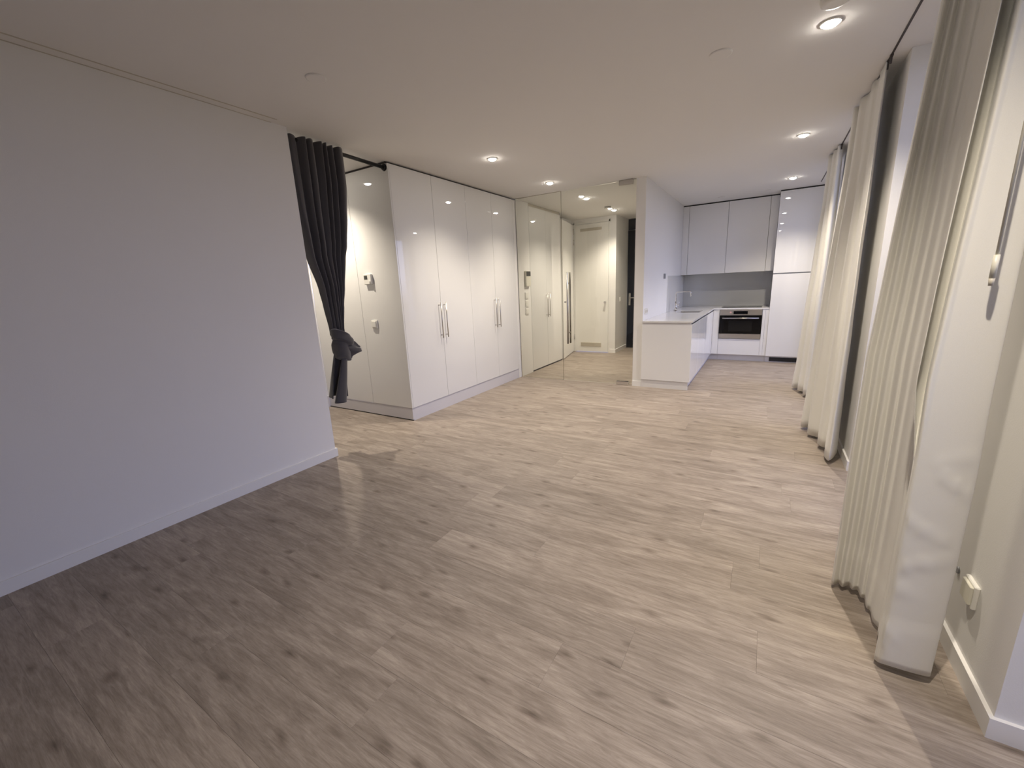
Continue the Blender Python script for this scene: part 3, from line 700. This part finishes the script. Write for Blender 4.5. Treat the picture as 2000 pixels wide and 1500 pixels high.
curtain('floor-length white curtain in the middle of the window side', Bb, Bt, .03, H-.012, 230, 36)
Cb = [(.54, 5.50), (.50, 5.42), (.46, 5.385), (.424, 5.40), (.43, 5.46), (.47, 5.50), (.45, 5.54), (.40, 5.56), (.384, 5.60), (.42, 5.66), (.46, 5.69), (.41, 5.72), (.352, 5.73), (.343, 5.77), (.40, 5.84), (.48, 5.88), (.43, 5.93), (.37, 5.95), (.37, 6.0), (.44, 6.06), (.49, 6.08)]
Ct = [(.49+(x-.49)*.42, 5.33+(y-5.385)*.98) for x, y in Cb]
curtain('floor-length white curtain farthest away, beside the tall cabinet', Cb, Ct, .03, H-.012, 190, 36)

# ---- knotted charcoal curtain on its black rod
DX = -3.085
rod = thing('curtain_rod', 'black tension rod between left wall and wardrobe corner', 'curtain rod', (DX, 2.49, 2.455))
ya, yb = YL+.002, YW-.001
bm = bmesh.new(); cyl(bm, (DX, ya+.01, 2.462), (DX-.035, yb-.01, 2.452), .0155, n=20); obj('pole', bm, M_black, rod)
for (p, q) in (((DX, ya, 2.462), (DX, ya+.022, 2.462)), ((DX-.035, yb, 2.452), (DX-.035, yb-.025, 2.452))):
    bm = bmesh.new(); cyl(bm, p, q, .032, .020, n=24); obj('end_flange', bm, M_black, rod)
e = thing('knotted_curtain', 'charcoal curtain tied in a knot at the passage opening', 'curtain', (DX, 2.24, .43))
def lerpk(K, z):
    K = sorted(K)
    if z <= K[0][0]: return K[0][1:]
    for a, c in zip(K, K[1:]):
        if z <= c[0]:
            f = (z-a[0])/(c[0]-a[0]); f = f*f*(3-2*f)*.4+f*.6
            return tuple(a[i]+(c[i]-a[i])*f for i in range(1, len(a)))
    return K[-1][1:]
def gathered(name, K, z0, z1, nfold, nu, nz, lobes, seed, topfn=None, par=e):
    """ closed bundle: K = (z, yleft, yright, depth, foldamp) """
    bm = bmesh.new(); rows = []
    for j in range(nz+1):
        z = z0+(z1-z0)*j/nz; yl, yr, dp, am = lerpk(K, z); row = []
        for i in range(nu):
            a = 2*PI*i/nu
            cyy, hw = (yl+yr)/2, (yr-yl)/2
            ph = nfold*a+seed+.5*math.sin(a*2+z*.7)+.35*math.sin(z*2+a)
            f = 1+am*(math.sin(ph)+.35*math.sin(2.1*ph+z))
            y = cyy+hw*math.copysign(abs(math.cos(a))**.85, math.cos(a))*(.94+.06*f)
            x = DX+dp*math.copysign(abs(math.sin(a))**.8, math.sin(a))*f
            row.append(bm.verts.new((x, y, z)))
        rows.append(row)
    for r0, r1 in zip(rows, rows[1:]):
        for i in range(nu): bm.faces.new((r0[i], r0[(i+1) % nu], r1[(i+1) % nu], r1[i])).smooth = True
    bm.faces.new(rows[0][::-1]); bm.faces.new(rows[-1])
    return obj(name, bm, M_dark, par)
# upper part as a pleated sheet: front surface with deep rounded folds
def pleats():
    bm = bmesh.new(); nu, nz = 210, 60; rows = []
    K = [(1.00, 2.165, 2.300), (1.05, 2.165, 2.300), (1.25, 2.140, 2.335), (1.378, 2.122, 2.365), (1.63, 2.052, 2.415), (1.73, 2.042, 2.445), (1.96, 2.024, 2.482), (2.22, 2.018, 2.512), (2.47, 2.018, 2.512)]
    tips = [0, .175, .30, .44, .565, .665, .775, 1.0]      # fold boundaries across the width
    for j in range(nz+1):
        s = j/nz; z = 1.00+(2.484-1.00)*s; yl, yr = lerpk(K, z); row = []
        open_ = min(1, max(0, (z-1.02)/.75))
        for i in range(nu+1):
            u = i/nu; k = 0
            while k < len(tips)-2 and u > tips[k+1]: k += 1
            v = (u-tips[k])/(tips[k+1]-tips[k]); wd = (tips[k+1]-tips[k])/.14
            bump_ = math.sin(PI*v)**.75                        # rounded outward, creased between
            am = (.016+.034*open_)*(.75+.25*wd)*(1+.18*math.sin(k*2.4+z*2.1))
            x = DX-.020+.020*math.sin(PI*u)+am*bump_+.030*math.sin(PI*u)*(1-open_)
            x += .0045*math.sin(2*PI*v+z*3+k)*open_
            lean = .020*math.sin(PI*v)*(1 if k % 2 else -1)*open_
            row.append(bm.verts.new((x, yl+(yr-yl)*u+lean*(yr-yl)+.004*math.sin(6*u+4*z), z-(.010*(1-bump_) if z > 2.45 else 0))))
        rows.append(row)
    for r0, r1 in zip(rows, rows[1:]):
        for i in range(nu): bm.faces.new((r0[i], r0[i+1], r1[i+1], r1[i])).smooth = True
    o_ = obj('pleated_panel', bm, M_dark, e); md = o_.modifiers.new('thick', 'SOLIDIFY'); md.thickness = .004; md.offset = -1
pleats()
# knot: two overlapping tilted wraps
def wrap(name, cz, cy_, ry, rx, rz, tilt, seed, flat=.55):
    bm = bmesh.new(); nu, nv = 56, 20; rows = []
    for j in range(nv+1):
        v = -PI/2+PI*j/nv; row = []
        for i in range(nu):
            a = 2*PI*i/nu
            cz_ = math.copysign(abs(math.sin(v))**flat, math.sin(v)); cc = math.cos(v)**.35 if j not in (0, nv) else .25
            f = 1+.07*math.sin(3*a+seed+2.2*v)+.05*math.sin(6*v+a*2)
            x, y, z = rx*cc*math.sin(a)*f, ry*cc*math.cos(a)*f, rz*cz_
            z += tilt*y
            row.append(bm.verts.new((DX+.012+x, cy_+y, cz+z)))
        rows.append(row)
    for r0, r1 in zip(rows, rows[1:]):
        for i in range(nu): bm.faces.new((r0[i], r0[(i+1) % nu], r1[(i+1) % nu], r1[i])).smooth = True
    bm.faces.new(rows[0][::-1]); bm.faces.new(rows[-1])
    return obj(name, bm, M_dark, e)
wrap('knot', .975, 2.245, .092, .075, .052, -.52, .3)
wrap('knot_wrap', .865, 2.230, .074, .062, .085, -.30, 2.1)
# flap that sticks out of the knot towards the wardrobe
bm = bmesh.new(); nu, nv = 26, 12; rows = []
for j in range(nv+1):
    v = j/nv; row = []
    yc = 2.235+(2.395-2.235)*v; zc = .875+(.862-.875)*v; hz = .028+.060*math.sin(PI*min(1, v*1.05)**.9)*.95
    if v > .8: hz *= 1-(v-.8)*2.2
    for i in range(nu+1):
        u = i/nu*2-1
        x = DX+.050-.035*u*u+.012*math.sin(u*5+v*3)
        row.append(bm.verts.new((x, yc-.045*(u < 0)*(-u)*v-.008*math.sin(u*6), zc+hz*u-.02*v*(u < 0))))
    rows.append(row)
for r0, r1 in zip(rows, rows[1:]):
    for i in range(nu): bm.faces.new((r0[i], r0[i+1], r1[i+1], r1[i])).smooth = True
fl_ = obj('knot_flap', bm, M_dark, e); md = fl_.modifiers.new('thick', 'SOLIDIFY'); md.thickness = .012; md.offset = 0
# tail under the knot: sheet with folds, wider to the hem, front fold hangs lower
bm = bmesh.new(); nu, nz = 120, 30; rows = []
for j in range(nz+1):
    s = j/nz; row = []
    yl = 2.165+(2.058-2.165)*s**.8; yr = 2.275+(2.248-2.275)*s
    for i in range(nu+1):
        u = i/nu; zb = .475+.012*math.sin(5*u)
        z = .85+(zb-.85)*s
        ph = 2*PI*2.6*u+.8*s
        am = .012+.026*s
        row.append(bm.verts.new((DX-.012+am*math.sin(ph), yl+(yr-yl)*(u+.06*math.sin(ph*1.0+1)), z)))
    rows.append(row)
for r0, r1 in zip(rows, rows[1:]):
    for i in range(nu): bm.faces.new((r0[i], r0[i+1], r1[i+1], r1[i])).smooth = True
t1_ = obj('tail', bm, M_dark, e); md = t1_.modifiers.new('thick', 'SOLIDIFY'); md.thickness = .004
bm = bmesh.new(); nu, nz = 28, 24; rows = []
for j in range(nz+1):
    s = j/nz; row = []
    cyy = 2.225+(2.122-2.225)*s**1.1+.0; r_ = .018+.024*s; z = .83+(.435-.83)*s
    for i in range(nu):
        a = 2*PI*i/nu
        row.append(bm.verts.new((DX+.045+r_*.9*math.sin(a), cyy+r_*math.cos(a)*(1.25+.1*math.sin(3*a)), z-.006*math.cos(a))))
    rows.append(row)
for r0, r1 in zip(rows, rows[1:]):
    for i in range(nu): bm.faces.new((r0[i], r0[(i+1) % nu], r1[(i+1) % nu], r1[i])).smooth = True
t2_ = obj('tail_fold', bm, M_dark, e); md = t2_.modifiers.new('thick', 'SOLIDIFY'); md.thickness = .004; md.offset = -1
